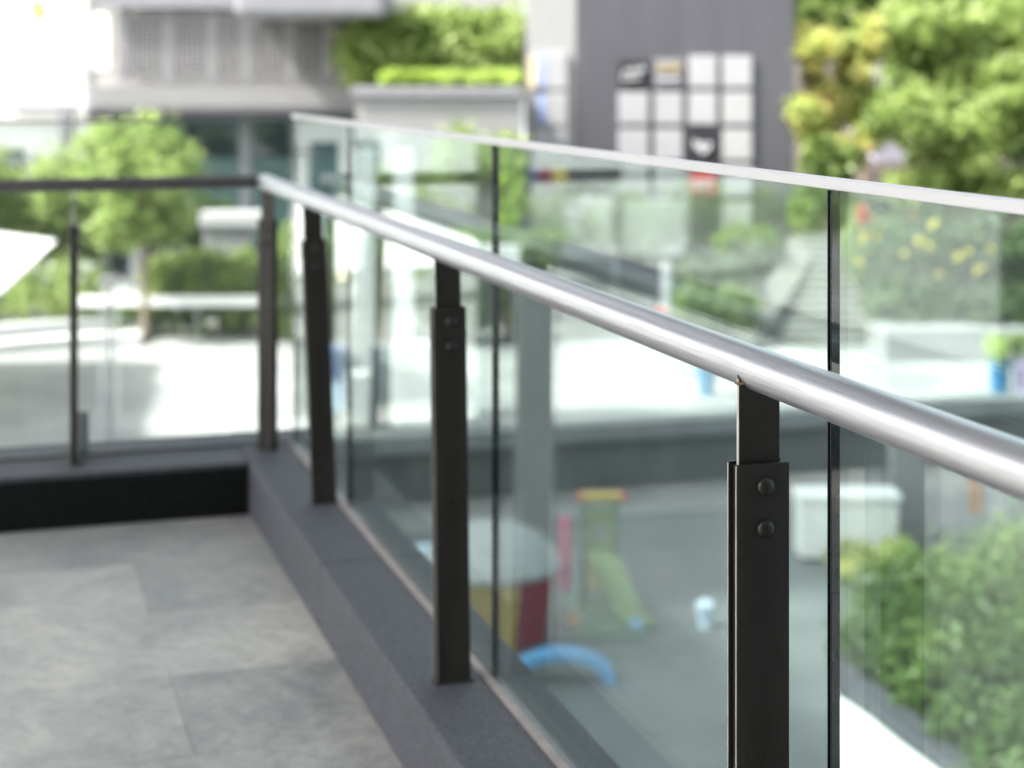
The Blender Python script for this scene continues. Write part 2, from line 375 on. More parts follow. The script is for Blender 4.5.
# ------------------------------------------------------------------ railing
RR = .0278
def rail_l(s): return .9535 - (s - 1.8) / 4.15 * .0105
def rail_z(s): return ZC - (.3765 - (s - 1.8) / 4.15 * .0105)
SEND = 5.955
rt = thing('railing', 'brushed steel handrail on flat dark posts running away to the corner', 'railing', (0, 0, 0), AL)
pts = [(rail_l(s), s, rail_z(s)) for s in np.linspace(-2.0, SEND, 30)]
hr = MB().tube(pts, RR, 64).build('handrail', M['steel'], rt, bevel=0, smooth=True)

def make_post(parent, loc, rz=0.0, lean=0.0, top=1.09, half=.0368, label=None):
    """two cover plates bolted either side of a flat bar; local X is the plate's width"""
    root = bpy.data.objects.new('post', None); sc.collection.objects.link(root); root.parent = parent
    root.location = loc; root.rotation_euler = (0, lean, rz)
    H = .985 - ZT
    ub = MB()
    # flat bar with saddle notch at the top
    w = .0285; n_ = 14; zt = top - ZT; poly = [(-w, .3), (w, .3)]
    topz = []
    for i in range(n_ + 1):
        x = w - 2 * w * i / n_
        r = RR + .0006
        zz = zt - math.sqrt(max(r * r - x * x, 0)) if abs(x) < r else zt
        topz.append((x, zz))
    poly = poly + topz
    t = .0035
    k = len(poly)
    ub.add([(x, -t, z) for x, z in poly] + [(x, t, z) for x, z in poly],
           [tuple(range(k)), tuple(range(2 * k - 1, k - 1, -1))] + [(i, k + i, k + (i + 1) % k, (i + 1) % k) for i in range(k)])
    ub.build('flat_bar', M['blackmetal'], root, bevel=.0006)
    MB().box(-w - .0008, -w - .0001, -t + .0005, t - .0005, .32, zt - .012).build('bar_edge', M['litedge'], root)  # bright strip paints light along the left edge only
    for sgn, nm in ((-1, 'cover_plate'), (1, 'cover_plate')):
        y0 = sgn * .0105; y1 = sgn * .0145
        ya, yb = min(y0, y1), max(y0, y1)
        pl = MB().box(-half, half, ya, yb, 0, H).build(nm, M['blackmetal'], root, bevel=.0008)
        MB().box(-half - .0007, -half - .0001, ya + .0008, yb - .0008, .002, H - .002).build('plate_edge', M['litedge'], pl)
    MB().box(-half + .006, half - .006, -.0102, .0102, 0, H - .004).build('filler_bar', M['blackmetal'], root)
    for zb in (H - .03, H - .084):
        bo = MB()
        prof = [(.0124, 0), (.0124, .0018), (.0110, .0045), (.0076, .0068), (.003, .0078)]
        n__ = 24; vs_ = []; fs = []
        for r_, d in prof:
            for q in range(n__):
                a = 2 * math.pi * q / n__; vs_.append((.003 + r_ * math.cos(a), -.0145 - d, zb + r_ * math.sin(a)))
        for i in range(len(prof) - 1):
            for q in range(n__): fs.append((i * n__ + q, i * n__ + (q + 1) % n__, (i + 1) * n__ + (q + 1) % n__, (i + 1) * n__ + q))
        fs.append(tuple((len(prof) - 1) * n__ + q for q in range(n__)))
        bo.add(vs_, fs)
        bo.build('bolt', M['blackmetal'], root, smooth=True)
    MB().box(-half - .006, half + .006, -.022, .022, 0, .004).build('foot_plate', M['blackmetal'], root, bevel=.001)
    return root
for s, lean, dz in ((.46, 0, 0), (2.003, R(.0), 0), (3.545, R(-.75), 0), (5.146, R(-2.4), 0)):
    l0 = rail_l(s) + math.tan(-lean) * .9 + (.014 if s > 5 else .006 if s > 3 else .0015)
    make_post(rt, (l0, s, ZT), 0, lean, rail_z(s))
    MB().lathe([(.006, 0), (.0075, .0015), (.004, .003)], (rail_l(s) - .0262, s - .004, rail_z(s) - .018), 12).build('weld_mark', M['weld'], rt, smooth=True)
make_post(rt, (rail_l(5.94) + .006, 5.93, ZT), R(-52), 0, rail_z(5.94), .034)

lt_ = thing('railing', 'steel handrail in painted shade crossing the far end of the terrace on edge-on posts', 'railing', (0, 0, 0), AL)
zl = ZC - .362
MB().tube([(-7.2, 5.93, zl), (rail_l(5.95) - .03, 5.945, zl - .003)], .0225, 40).build('handrail', M['railshade'], lt_, smooth=True)
for a in (-5.9, -4.6, -3.3, -2.0):
    make_post(lt_, (a, 5.93, ZT), R(90), 0, zl)
# the post seen edge-on at u=74
ra = (74 - U0) / F
lp = (5.93 * (SA + ra * CA)) / (CA - ra * SA)
make_post(lt_, (lp, 5.93, ZT), R(87), 0, zl)

# ------------------------------------------------------------------ glass
gb = thing('glass_balustrade', 'tall clear glass screen with satin metal cap beside the steel handrail', 'glass screen', (0, 0, 0), AL)
def pane(parent, s0, s1, l0, l1, z0, z1):
    g_ = MB().box(l0, l1, s0, s1, z0, z1).build('glass_pane', M['glass'], parent)
    return g_
GL0, GL1 = 1.053, 1.065
js = (-1.05, .465, 1.997, 3.530, 5.068, 6.012)
for i in range(len(js) - 1):
    g_ = pane(gb, js[i] + .004, js[i + 1] - .004, GL0, GL1, ZT + .002, 1.334)
    for e in (js[i] + .004, js[i + 1] - .004):
        MB().box(GL0 - .0004, GL1 + .0004, e - .0012, e + .0012, ZT + .004, 1.332).build('polished_edge', M['glassedge'], g_)
MB().box(GL0 - .0045, GL1 + .0045, -2, 6.03, 1.334, 1.3485).build('cap_rail', M['cap'], gb, bevel=.0012)
gl = thing('glass_balustrade', 'uncapped clear glass screen across the far end of the terrace', 'glass screen', (0, 0, 0), AL)
jl = (-5.2, -3.75, -2.25, lp + .0, 1.047)
for i in range(len(jl) - 1):
    g_ = MB().box(jl[i] + .004, jl[i + 1] - .004, 6.016, 6.028, ZT + .002, 1.322).build('glass_pane', M['glassl'], gl)
    MB().box(jl[i] + .006, jl[i + 1] - .006, 6.0155, 6.0285, 1.3222, 1.3285).build('polished_edge', M['edgep'], g_)
    MB().box(jl[i + 1] - .0055, jl[i + 1] - .0042, 6.0158, 6.0282, ZT + .004, 1.32).build('polished_edge', M['frost'], g_)
MB().box(lp + .012, lp + .055, 6.03, 6.045, ZT, ZT + .15).build('glass_clamp', M['greyp'], gl, bevel=.003)
MB().box(-7.5, 1.04, 6.029, 6.045, ZT, ZT + .006).build('sealant_strip', M['black'], gl)

# ------------------------------------------------------------------ far buildings
rng = random.Random(4)
def rect(u0, u1, v0, v1, Y):       # x0,x1,z0,z1 of an upright rectangle at distance Y
    return (u0 - U0) / F * Y, (u1 - U0) / F * Y, ZC - (v1 - V0) / F * Y, ZC - (v0 - V0) / F * Y
# perforated facade building
Y = 46.0
pb = thing('building', 'low grey building with perforated metal screen over taupe window bays', 'building', (0, Y, 0))
x0, x1, z0, z1 = rect(85, 357, -150, 112, Y)
MB().box(x0 + .1, x1 - .05, 1.0, 7, z0 + .02, z1).build('wall', M['screenback'], pb)
MB().box(x0, x1, .2, 1.0, z0, z0 + .14).build('bottom_ledge', M['offwhite'], pb)
MB().box(x0, x1, .02, 1.2, z0 - .16, z0 - .004).build('shadow_strip', M['black'], pb)  # solid black strip painting the shade line below the ledge
MB().box(x0, x1, .03, .06, z0 + .14, z1).build('perforated_screen', M['perf'], pb)
xb0, xb1, _, zb = rect(85, 357, 82, 112, Y)
MB().box(x0, x1, .10, .9, z0 + .142, zb - .1).build('spandrel', M['offwhite'], pb)
for (a, c) in ((124, 157), (168, 203), (211, 232), (252, 278), (296, 318), (326, 345)):
    q0, q1, s0, s1 = rect(a, c, 18, 74, Y)
    f = MB().box(q0, q1, .93, .99, s0, s1).build('window', M['win'], pb)
    MB().box(q0 - .06, q1 + .06, .90, .985, s1 + .002, s1 + .12).build('lintel', M['offwhite'], f)
for uu in (118, 163, 207, 242, 287, 322, 352):
    q0, q1, _, _ = rect(uu, uu + 7, 0, 10, Y)
    MB().box(q0, q1, .12, .9, zb, z1).build('fin', M['offwhite'], pb)
q0, q1, s0, s1 = rect(94, 110, 14, 70, Y)
MB().box(q0, q1, -.05, .02, s0, s1).build('sky_window_panel', M['white'], pb, bevel=.15)  # window with bright sky through it, drawn as a white panel
q0, q1, s0, s1 = rect(236, 386, -30, 17, 43)
MB().box(q0, q1, -3.3, .02, s0, s1).build('canopy_slab', M['greyp'], pb, bevel=.18, seg=4)
q0, q1, s0, s1 = rect(100, 236, -60, 8, Y)
MB().box(q0, q1, -.25, -.05, s0, s1).build('upper_band', M['greyp'], pb)
# recessed ground floor
q0, q1, _, _ = rect(-60, 350, 0, 10, 51)
MB().box(q0, q1, 5.0, 5.1, ZP, z0 + .0).build('shopfront_glazing', M['teal'], pb)
for uu in (60, 130, 240, 345):
    a0, a1, _, _ = rect(uu, uu + 11, 0, 10, 47)
    MB().box(a0, a1, .9, 1.3, ZP, z0).build('column', M['greyp'], pb)
q0, q1, s0, s1 = rect(180, 350, 150, 158, 50)
MB().box(q0, q1, 4.3, 4.99, s0 - 2.6, s0).build('interior_counter', mat('teal_counter', (.12, .22, .22)), pb)
# bright white building at far left
Y = 48.0
wb = thing('building', 'overexposed white building with thin horizontal ledges at far left', 'building', (0, Y, 0))
x0, x1, z0, z1 = rect(-420, 86, -200, 118, Y)
MB().box(x0, x1, 0, 8, z0, z1).build('wall', M['white'], wb)
MB().box(x0, x1, .5, 7, ZP, z0 - .01).build('ground_floor', M['white'], wb)
for v in (28, 70):
    q0, q1, s0, s1 = rect(-420, 84, v, v + 3, Y); MB().box(q0, q1, -.3, -.005, s0, s1).build('ledge', M['white'], wb)
q0, q1, s0, s1 = rect(12, 78, 106, 109, Y); MB().box(q0, q1, -.25, -.005, s0, s1).build('vent_slot', M['greyp'], wb)
q0, q1, s0, s1 = rect(34, 42, 0, 20, Y); MB().box(q0, q1, -.3, -.006, s0, s1).build('wall_lamp', M['gold'], wb, bevel=.04)
for k in range(8):
    q0, q1, s0, s1 = rect(-400 + k * 55, -365 + k * 55, 150, 250, Y)
    MB().box(q0, q1, .42, .49, s0, s1).build('window', M['teal'], wb)
q0, q1, s0, s1 = rect(-300, 92, 158, 163, 43); MB().box(q0, q1, -5.0, -4.7, s0, s1).build('dark_beam', M['greyp'], wb)

# planted terrace with grey retaining wall
Y = 41.0
gw = thing('terrace_wall', 'plain grey wall with pale ledge under the lime hedge', 'wall', (0, Y, 0))
x0, x1, z0, z1 = rect(356, 522, 97, 360, Y)
MB().box(x0, x1, 0, 5.2, ZP, z1).build('wall_body', M['wallgrey'], gw)
x0, x1, z0, z1 = rect(352, 523, 87, 97, Y)
MB().box(x0, x1, -.12, 5.2, z0 + .002, z1).build('ledge', M['greyp'], gw, bevel=.02)
ztop = z1
def hedge_box(name, label, x0, x1, y0, y1, z0, z1, n, size, m, seed, cat='hedge', loc=None):
    t_ = thing(name, label, cat, loc or ((x0 + x1) / 2, (y0 + y1) / 2, z0))
    L = t_.location; rg = random.Random(seed)
    bl = []
    r0 = min(y1 - y0, z1 - z0) * .5
    k = max(3, int((x1 - x0) / r0))
    for i in range(k):
        for j in range(max(1, int((z1 - z0) / (2 * r0)))):
            zz = z0 + r0 * (2 * j + 1)
            bl.append((x0 + (x1 - x0) * (i + .5) / k - L.x, (y0 + y1) / 2 - L.y, zz - L.z, (x1 - x0) / k * .75, (y1 - y0) * .5, r0 * 1.02 * rg.uniform(.92, 1.06)))
    leaves('foliage', bl, n, size, m, t_, seed, .6)
    tw = MB(); tw.tube([(x0 + .3 - L.x, (y0 + y1) / 2 - L.y, .03), (x1 - .3 - L.x, (y0 + y1) / 2 - L.y, .03)], .03, 6)
    for i in range(14):
        xx = x0 + (x1 - x0) * (i + .5) / 14 - L.x
        tw.tube([(xx, (y0 + y1) / 2 - L.y, 0), (xx + rg.uniform(-.1, .1), (y0 + y1) / 2 - L.y, (z1 - z0) * .8)], [.03, .012], 6)
    tw.build('stems', M['bark'], t_)
    return t_
x0, x1, z0, z1 = rect(380, 522, 72, 87, 41.3)
hedge_box('hedge', 'narrow clipped lime hedge along the pale ledge', x0, x1, 41.2, 42.0, ztop, z1 + .03, 12000, .06, G_LIME, 3)
x0, x1, z0, z1 = rect(360, 517, -30, 78, 44.9)
hedge_box('green_wall', 'tall mottled green hedge behind the lime hedge', x0, x1, 44.2, 46.0, ztop, z1, 38000, .13, G_L, 5)

# charcoal pillar with sign tiles
Y = 44.0
pl = thing('sign_pillar', 'huge charcoal pillar carrying a grid of square sign tiles', 'pillar', (0, Y, 0))
x0, x1, _, _ = rect(576, 794, 0, 10, Y)
MB().box(x0, x1, 0, 4, ZP, 4.5).build('shaft', M['pillar'], pl)
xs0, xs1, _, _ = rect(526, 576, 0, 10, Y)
MB().box(xs0, xs1 - .003, .05, 3.9, ZP, 4.49).build('light_side', mat('sunlit_side_tone', (.30, .30, .29), .6, var=.06), pl)  # side made paler in colour for the sun falling on it
cols = [(617, 650), (653, 684), (687, 718), (721, 753)]
rows = [(55, 88), (91, 125), (128, 161), (164, 197), (201, 235)]
def tile(u0, u1, v0, v1, m_, y=-.10):
    a0, a1, s0, s1 = rect(u0 + 1.6, u1 - 1.6, v0 + 1, v1 - 1, Y)
    return MB().box(a0, a1, y, -.004, s0, s1).build('sign_tile', m_, pl, bevel=.02)
def strokes(parent, segs, m_, r=.03, y=-.125, name='lettering'):
    mb = MB()
    for pp in segs:
        mb.tube([((u - U0) / F * Y, y, ZC - (v - V0) / F * Y) for u, v in pp], r, 6)
    return mb.build(name, m_, parent)
for ri, (v0, v1) in enumerate(rows):
    for ci, (u0, u1) in enumerate(cols):
        if ri == 4 and ci != 3: continue
        k = (ri, ci)
        if k == (0, 0):
            t_ = tile(u0, u1, v0 + 4, v1, M['black'])
            strokes(t_, [[(622, 78), (626, 68), (630, 77), (634, 66), (637, 76), (642, 66), (646, 70)], [(622, 80), (640, 78)], [(624, 72), (645, 70)]], M['offwhite'], .03)
        elif k == (0, 1):
            t_ = tile(u0, u1, v0 + 3, v1, M['greyp'])
            strokes(t_, [[(657, 67), (681, 66)], [(657, 71), (681, 70)]], mat('dull_gold_lettering', (.35, .27, .1), .5), .03); strokes(t_, [[(659, 80), (679, 79)]], M['offwhite'], .04)
        elif k == (2, 2):
            t_ = tile(u0, u1, v0, v1, M['black'])
            strokes(t_, [[(693, 140), (698, 148), (706, 150), (710, 143)], [(696, 143), (702, 153), (708, 148)], [(694, 147), (703, 144)]], M['offwhite'], .06)
        elif k == (3, 2):
            t_ = tile(u0, u1, v0 + 6, v1 - 2, M['red']); strokes(t_, [[(692, 182), (713, 181)], [(692, 187), (708, 187)]], M['offwhite'], .035)
        else:
            tile(u0, u1, v0, v1, M['tilew'] if (ci > 1 or ri == 4) else M['tileg'])
for (v0, v1) in ((52, 89), (92, 126), (129, 161)):
    a0, a1, s0, s1 = rect(547, 567, v0, v1, Y); MB().box(a0, a1, -.10, .04, s0, s1).build('side_tile', M['tilew'], pl, bevel=.02)
    if v0 < 129:
        a0, a1, s0, s1 = rect(538.5, 546, v0 + 3, v1 - 2, Y); MB().box(a0, a1, -.09, .04, s0, s1).build('side_tile', mat('periwinkle_panel', (.3, .38, .62)), pl, bevel=.02)
a0, a1, s0, s1 = rect(530, 537, 57, 88, Y); MB().box(a0, a1, -.09, .04, s0, s1).build('side_tile', mat('peach_panel', (.65, .5, .3)), pl, bevel=.02)
a0, a1, s0, s1 = rect(535, 546, 130, 160, Y); MB().box(a0, a1, -.09, .04, s0, s1).build('side_tile', M['offwhite'], pl, bevel=.02)

# kiosk in front of the pillar
Y = 40.0
kk = thing('kiosk', 'white kiosk with dark flat roof in front of the charcoal pillar', 'kiosk', (0, Y, 0))
a0, a1, s0, s1 = rect(524, 684, 196, 330, Y)
MB().box(a0, a1, .1, 2.4, ZP, ZP + .4).build('plinth', M['greyp'], kk)
zk = ZC - (196 - V0) / F * Y; 
a0, a1, s0, s1 = rect(526, 612, 196, 258, Y); MB().box(a0, a1, 0, .08, s0, s1).build('counter_panel', M['tilew'], kk, bevel=.01)
a0, a1, s0, s1 = rect(618, 684, 199, 255, Y); MB().box(a0, a1, 0, .08, s0, s1).build('counter_panel', M['tilew'], kk, bevel=.01)
for u in (522, 612, 684):
    a0, a1, s0, s1 = rect(u, u + 6, 168, 300, Y); MB().box(a0, a1, -.05, .12, ZP + .41, s1 - .01).build('corner_post', M['greyp'], kk)
a0, a1, s0, s1 = rect(560, 622, 166, 180, Y); MB().box(a0, a1, -.1, 2.6, s0, s1).build('flat_roof', M['black'], kk)
for (u0, u1, m_) in ((526, 537, mat('navy_panel', (.08, .1, .3))), (539, 551, M['maroon']), (553, 566, M['yellow'])):
    a0, a1, s0, s1 = rect(u0, u1, 167, 184, Y); MB().box(a0, a1, -.12, -.02, s0, s1).build('menu_panel', m_, kk)
a0, a1, s0, s1 = rect(526, 684, 262, 300, Y); MB().box(a0, a1, .2, .3, s0, s1).build('lower_front', M['pillar'], kk)

# ------------------------------------------------------------------ stairs at right
st = thing('staircase', 'pale stone stairs climbing behind a curved parapet at right', 'stairs', (0, 0, 0))
nst = 14
for i in range(nst):
    f = i / (nst - 1)
    y0 = 36.5 + i * .42; zt = ZP + .135 * (i + 1)
    c0 = (762 + 42 * f - U0) / F * y0; c1 = (905 + 5 * f - U0) / F * y0
    MB().box(c0, c1, y0, y0 + .419, ZP, zt).build('step', M['steps'], st, bevel=.01)
pp = []
for i in range(17):
    f = i / 16
    y0 = 35.9 + f * 6.4
    u = 736 + 68 * f ** .8 + 8 * math.sin(f * 3.1); x = (u - U0) / F * y0
    pp.append((x, y0, ZP + .35 + 1.5 * f))
mb = MB()
for i in range(16):
    (xa, ya, za), (xb, yb, zb_) = pp[i], pp[i + 1]
    mb.add([(xa - .36, ya, ZP), (xa + .36, ya, ZP), (xb + .36, yb, ZP), (xb - .36, yb, ZP), (xa - .36, ya, za), (xa + .36, ya, za), (xb + .36, yb, zb_), (xb - .36, yb, zb_)],
           [(4, 5, 6, 7), (0, 1, 5, 4), (1, 2, 6, 5), (2, 3, 7, 6), (3, 0, 4, 7)])
mb.build('parapet', mat('beige_parapet', (.14, .137, .125), .8), st)
# raised grey building sliver behind the trees
gbld = thing('building', 'plain lilac grey building glimpsed between the right-hand trees', 'building', (0, 62, 0))
x0, x1, z0, z1 = rect(874, 960, 60, 330, 62)
MB().box(x0, x1, 0, 6, ZP, z1).build('wall', mat('lilac_render', (.36, .35, .42), .8), gbld)
MB().box(x0 + 1.0, x0 + 2.4, -.06, -.004, z1 - 3.2, z1 - 1.2).build('window', M['teal'], gbld)
# planted bank behind everything at the right and centre
bank = MB(); 
bank.add([(4, 50, ZP), (60, 44, ZP), (90, 90, ZP + 9), (4, 90, ZP + 9)], [(0, 1, 2, 3)])
struct('planted_bank', bank, M['soil'])

# ------------------------------------------------------------------ trees and shrubs
def tree(name, label, base, h, blobs, n, size, m, seed, tr=.12, lean=(0, 0), cat='tree', group=None):
    t_ = thing(name, label, cat, base, 0, group)
    rg = random.Random(seed)
    topc = Vector((lean[0], lean[1], h))
    tk = MB().tube([(0, 0, 0), (lean[0] * .2, lean[1] * .2, h * .35), (lean[0] * .6, lean[1] * .6, h * .7), topc], [tr, tr * .8, tr * .6, tr * .3], 10)
    for (cx, cy_, cz, rx, ry, rz_) in blobs[:7]:
        s0 = Vector((lean[0] * .5, lean[1] * .5, h * rg.uniform(.4, .75))); e = Vector((cx, cy_, cz))
        mid = (s0 + e) / 2 + Vector((0, 0, rg.uniform(-.2, .1)))
        tk.tube([s0, mid, e], [tr * .45, tr * .3, tr * .1], 7)
    tk.build('trunk', M['bark'], t_, smooth=True)
    leaves('crown', blobs, n, size, m, t_, seed, .45)
    return t_
def pb_(u, v, Y, ru, rv, base, ry=None):     # blob from a picture position, relative to base
    p_ = at(u, v, Y); rx = ru / F * Y; rz_ = rv / F * Y
    return (p_.x - base[0], p_.y - base[1], p_.z - base[2], rx, ry or max(rx, rz_) * .8, rz_)
# light tree behind the left glass
Y = 37.0; bx = (145 - U0) / F * Y; base = (bx, Y, ZP)
tree('tree', 'airy light green tree with pale slim trunk behind the far glass', base, 4.4,
     [pb_(u, v, Y + dy, ru, rv, base) for u, v, ru, rv, dy in
      ((140, 150, 48, 32, 0), (110, 175, 34, 28, .6), (172, 170, 30, 26, -.5), (145, 205, 42, 28, .3), (120, 228, 36, 20, -.5), (165, 225, 30, 20, .5), (100, 145, 22, 18, .3))],
     6500, .085, G_L, 11, .09)
# trees further left (frame edge and mirrored ones)
for i, (u, v, Y, rr_, m_, lab) in enumerate((
        (20, 200, 41, 62, G_L, 'broad yellow green tree at the left edge of the frame'),
        (60, 225, 42, 44, G_L, 'low rounded tree left of the pale trunk'),
        (-150, 150, 40, 90, G_M, 'tall mid green tree beyond the left side'),)):
    bx = (u - U0) / F * Y; base = (bx, Y, ZP); rm = rr_ / F * Y
    bl = [pb_(u + rr_ * .7 * math.cos(k * 1.1 + i), v + rr_ * .45 * math.sin(k * 1.7), Y + (k % 3 - 1) * rm * .4, rr_ * .55, rr_ * .42, base) for k in range(7)]
    tree('tree', lab, base, ZC - (v - V0) / F * Y - ZP, bl, 6500, .1, m_, 20 + i, .11)
def shrub(label, u0, u1, vt, vb, Y, n, size, m_, seed, zb=ZP, depth=None, name='shrub', cat='shrub', group=None):
    xc = ((u0 + u1) / 2 - U0) / F * Y; base = (xc, Y, zb)
    t_ = thing(name, label, cat, base, 0, group)
    rx = (u1 - u0) / 2 / F * Y; zt = ZC - (vt - V0) / F * Y; zbb = max(zb, ZC - (vb - V0) / F * Y)
    hz = (zt - zbb) / 2; k = max(2, int(rx / max(hz, .3)) + 1); bl = []; rg = random.Random(seed)
    dp = depth or max(.8, hz)
    for i in range(k):
        bl.append((-rx + 2 * rx * (i + .5) / k, rg.uniform(-.2, .2), zbb - zb + hz, rx / k * 1.25, dp, hz * rg.uniform(.85, 1.08)))
    leaves('foliage', bl, n, size, m_, t_, seed, .5)
    st_ = MB()
    for i in range(5):
        x = rg.uniform(-rx * .7, rx * .7); st_.tube([(x * .6, 0, 0), (x, rg.uniform(-.2, .2), (zbb - zb) + hz * 1.2)], [.04, .015], 6)
    st_.build('stems', M['bark'], t_)
    return t_
shrub('long lime hedge behind the curved planter wall at left', -140, 100, 262, 318, 38.5, 8000, .07, G_L, 31)
shrub('low hedge outside the left side', -1100, -150, 215, 300, 38, 9000, .1, G_L, 30)
shrub('light green bush right of the pale tree trunk', 150, 262, 255, 300, 38.5, 5000, .07, G_L, 32)
shrub('dark bush under the teal glazing', 185, 232, 195, 262, 42, 3500, .08, G_D, 33)
shrub('green planting below the long white rail', 118, 300, 302, 332, 38.2, 5000, .06, G_M, 34)
shrub('leafy bush between the corner post and second post', 276, 352, 232, 345, 38, 6000, .08, G_M, 35)
shrub('green bush between the two white pergola posts', 372, 398, 238, 325, 37, 3500, .07, G_M, 36)
shrub('dark square bush framed by the white pergola', 412, 500, 262, 322, 37, 5000, .07, G_D, 37)
shrub('pale green bush rising above the glass cap', 440, 520, 128, 200, 39.5, 3000, .08, G_L, 38)
shrub('green bush behind the clear glass left of the kiosk', 350, 470, 168, 200, 39.8, 4500, .08, G_M, 39)
shrub('tall narrow lime bush beside the kiosk', 498, 526, 150, 260, 39.0, 3000, .07, G_LIME, 40)
shrub('mid green hedge on the plaza under the second glass joint', 430, 560, 232, 262, 37.5, 5000, .07, G_M, 41)
shrub('green mound at the foot of the charcoal pillar', 722, 772, 226, 275, 41, 4500, .08, G_M, 42)
shrub('olive hedge on the bank below the pillar', 680, 742, 262, 300, 38.5, 5500, .08, G_D, 43)
shrub('bright low hedge left of the stone stairs', 680, 750, 290, 335, 36.5, 5000, .07, G_M, 44)

# right-hand trees
def bigtree(label, u, v, Y, W, H, m_, seed, n=11000, size=.13, zb=ZP):
    n = int(n * 1.3)
    base = ((u - U0) / F * Y, Y, zb); rg = random.Random(seed)
    bl = [pb_(u + W * rg.uniform(-.8, .8), v + H * rg.uniform(-.8, .8), Y + rg.uniform(-1.2, 1.2), W * rg.uniform(.22, .42), H * rg.uniform(.16, .32), base) for _ in range(24)]
    return tree('tree', label, base, max(1.5, ZC - (v - V0) / F * Y - zb), bl, n, size, m_, seed, .14)
bigtree('tall yellow green tree filling the upper right corner', 990, 25, 46, 105, 100, G_L, 51, 15000)
bigtree('yellowish tree with orange tinged leaves right of the pillar', 836, 95, 45, 46, 75, G_Y, 52, 12000, .11)
bigtree('dense mid green tree under the upper right tree', 965, 145, 42, 90, 62, G_L, 53, 14000)
bigtree('dark tree behind the yellowish tree', 865, -10, 58, 90, 70, G_M, 54, 11000, .15)
bigtree('small green tree at the pillar base near the stairs', 825, 180, 43.5, 36, 50, G_M, 55, 7000)
bigtree('dark background tree at the right edge', 1060, 120, 52, 120, 130, G_D, 56, 12000, .15)
bigtree('dark backdrop tree above the stairs', 900, 235, 52, 100, 55, G_D, 57, 11000, .13)
bigtree('broad dark tree far behind the lilac building', 960, 60, 70, 140, 110, G_D, 58, 14000, .2)
bigtree('mid green tree right of the lilac building', 940, 90, 56, 50, 90, G_M, 59, 9000, .15)
def flowers(parent, pts, Y, n, r, m_, seed):
    L = parent.location
    bl = []
    for (u, v) in pts:
        p_ = at(u, v, Y); bl.append((p_.x - L.x, p_.y - L.y, p_.z - L.z, r, r, r))
    return leaves('blossom', bl, n, .05, m_, parent, seed, .2)
sh = shrub('flowering shrub with yellow blossoms above the right planter', 885, 1075, 222, 300, 37, 9000, .08, G_D, 61)
flowers(sh, [(922, 240), (945, 232), (955, 262), (968, 250), (975, 270), (948, 242), (982, 268), (1022, 262), (958, 256), (930, 243), (935, 222), (950, 218), (905, 250), (915, 262), (990, 245), (1010, 240), (940, 275)], 36.0, 420, .09, F_Y, 62)
shrub('dark olive hedge in the right planter', 872, 1080, 285, 334, 36, 9000, .08, G_D, 63)
sh = shrub('low shrub with red and yellow flowers beside the stairs', 846, 905, 205, 285, 38.5, 2200, .07, G_M, 64)
flowers(sh, [(861, 210), (862, 216), (915, 222), (908, 232), (912, 216)], 37.5, 420, .17, F_R, 65)
flowers(sh, [(864, 238), (896, 274), (880, 232), (855, 262)], 37.5, 300, .13, F_Y, 66)
# right planter wall
pw = thing('planter_wall', 'low pale planter wall below the flowering shrubs at right', 'planter', (0, 35, 0))
x0, x1, z0, z1 = rect(885, 1100, 329, 350, 34.6); MB().box(x0, x1, -.4, 1.4, ZP, z1).build('wall_body', M['wallgrey'], pw, bevel=.03)
# left curved planter wall
pw = thing('planter_wall', 'curved pale planter wall with stepped bench at left', 'planter', (0, 0, ZP))
for (r_, h_, m_, d) in ((0, .42, M['offwhite'], 0), (-.9, .22, M['conc'], .0)):
    pts_ = []
    for i in range(24):
        f = i / 23; u = -260 + 400 * f; yy = 37.6 + r_ - 6.5 * (1 - f) ** 1.6
        pts_.append(((u - U0) / F * yy, yy))
    poly = pts_ + [(x, y + .85) for x, y in reversed(pts_)]
    MB().prism(poly, 0, h_).build('bench_step', m_, pw)
# long white rail over planting
wr = thing('barrier_rail', 'long white horizontal rail behind the grey pole on the plaza', 'barrier', (0, 38, ZP))
a0, a1, s0, s1 = rect(78, 318, 296, 306, 37.5)
MB().box(a0, a1, -.55, -.45, s0 - ZP, s1 - ZP).build('top_rail', M['white'], wr, bevel=.01)
for f in (.1, .5, .9):
    x = a0 + (a1 - a0) * f; MB().box(x - .03, x + .03, -.53, -.47, 0, s0 - ZP).build('post', M['greyp'], wr)
# grey pole with frosted edges
Yp = 27.2
gp = thing('bollard_pole', 'tall thin pale grey pole standing on the white plaza', 'pole', at(110, 441, Yp) * 1.0)
gp.location.z = ZP
MB().box(-.03, .03, -.03, .03, 0, 2.45).build('shaft', M['greyp'], gp, bevel=.005)
MB().box(-.15, -.11, -.01, .01, 0, 2.1).build('side_blade', M['offwhite'], gp); MB().box(.10, .14, -.01, .01, 0, 2.1).build('side_blade', M['offwhite'], gp)
MB().box(-.15, .14, -.05, .05, 2.452, 2.6).build('head', M['greyp'], gp, bevel=.02)
# grey utility cabinet under teal glazing
ub = thing('utility_cabinet', 'grey cabinet with pale lid under the teal glazing', 'cabinet', (at(228, 262, 41).x, 41, ZP))
MB().box(-.55, .55, -.3, .3, 0, 2.2).build('body', M['greyp'], ub, bevel=.03)
MB().box(-.62, .9, -.4, .4, 2.203, 2.55).build('lid', M['offwhite'], ub, bevel=.04)
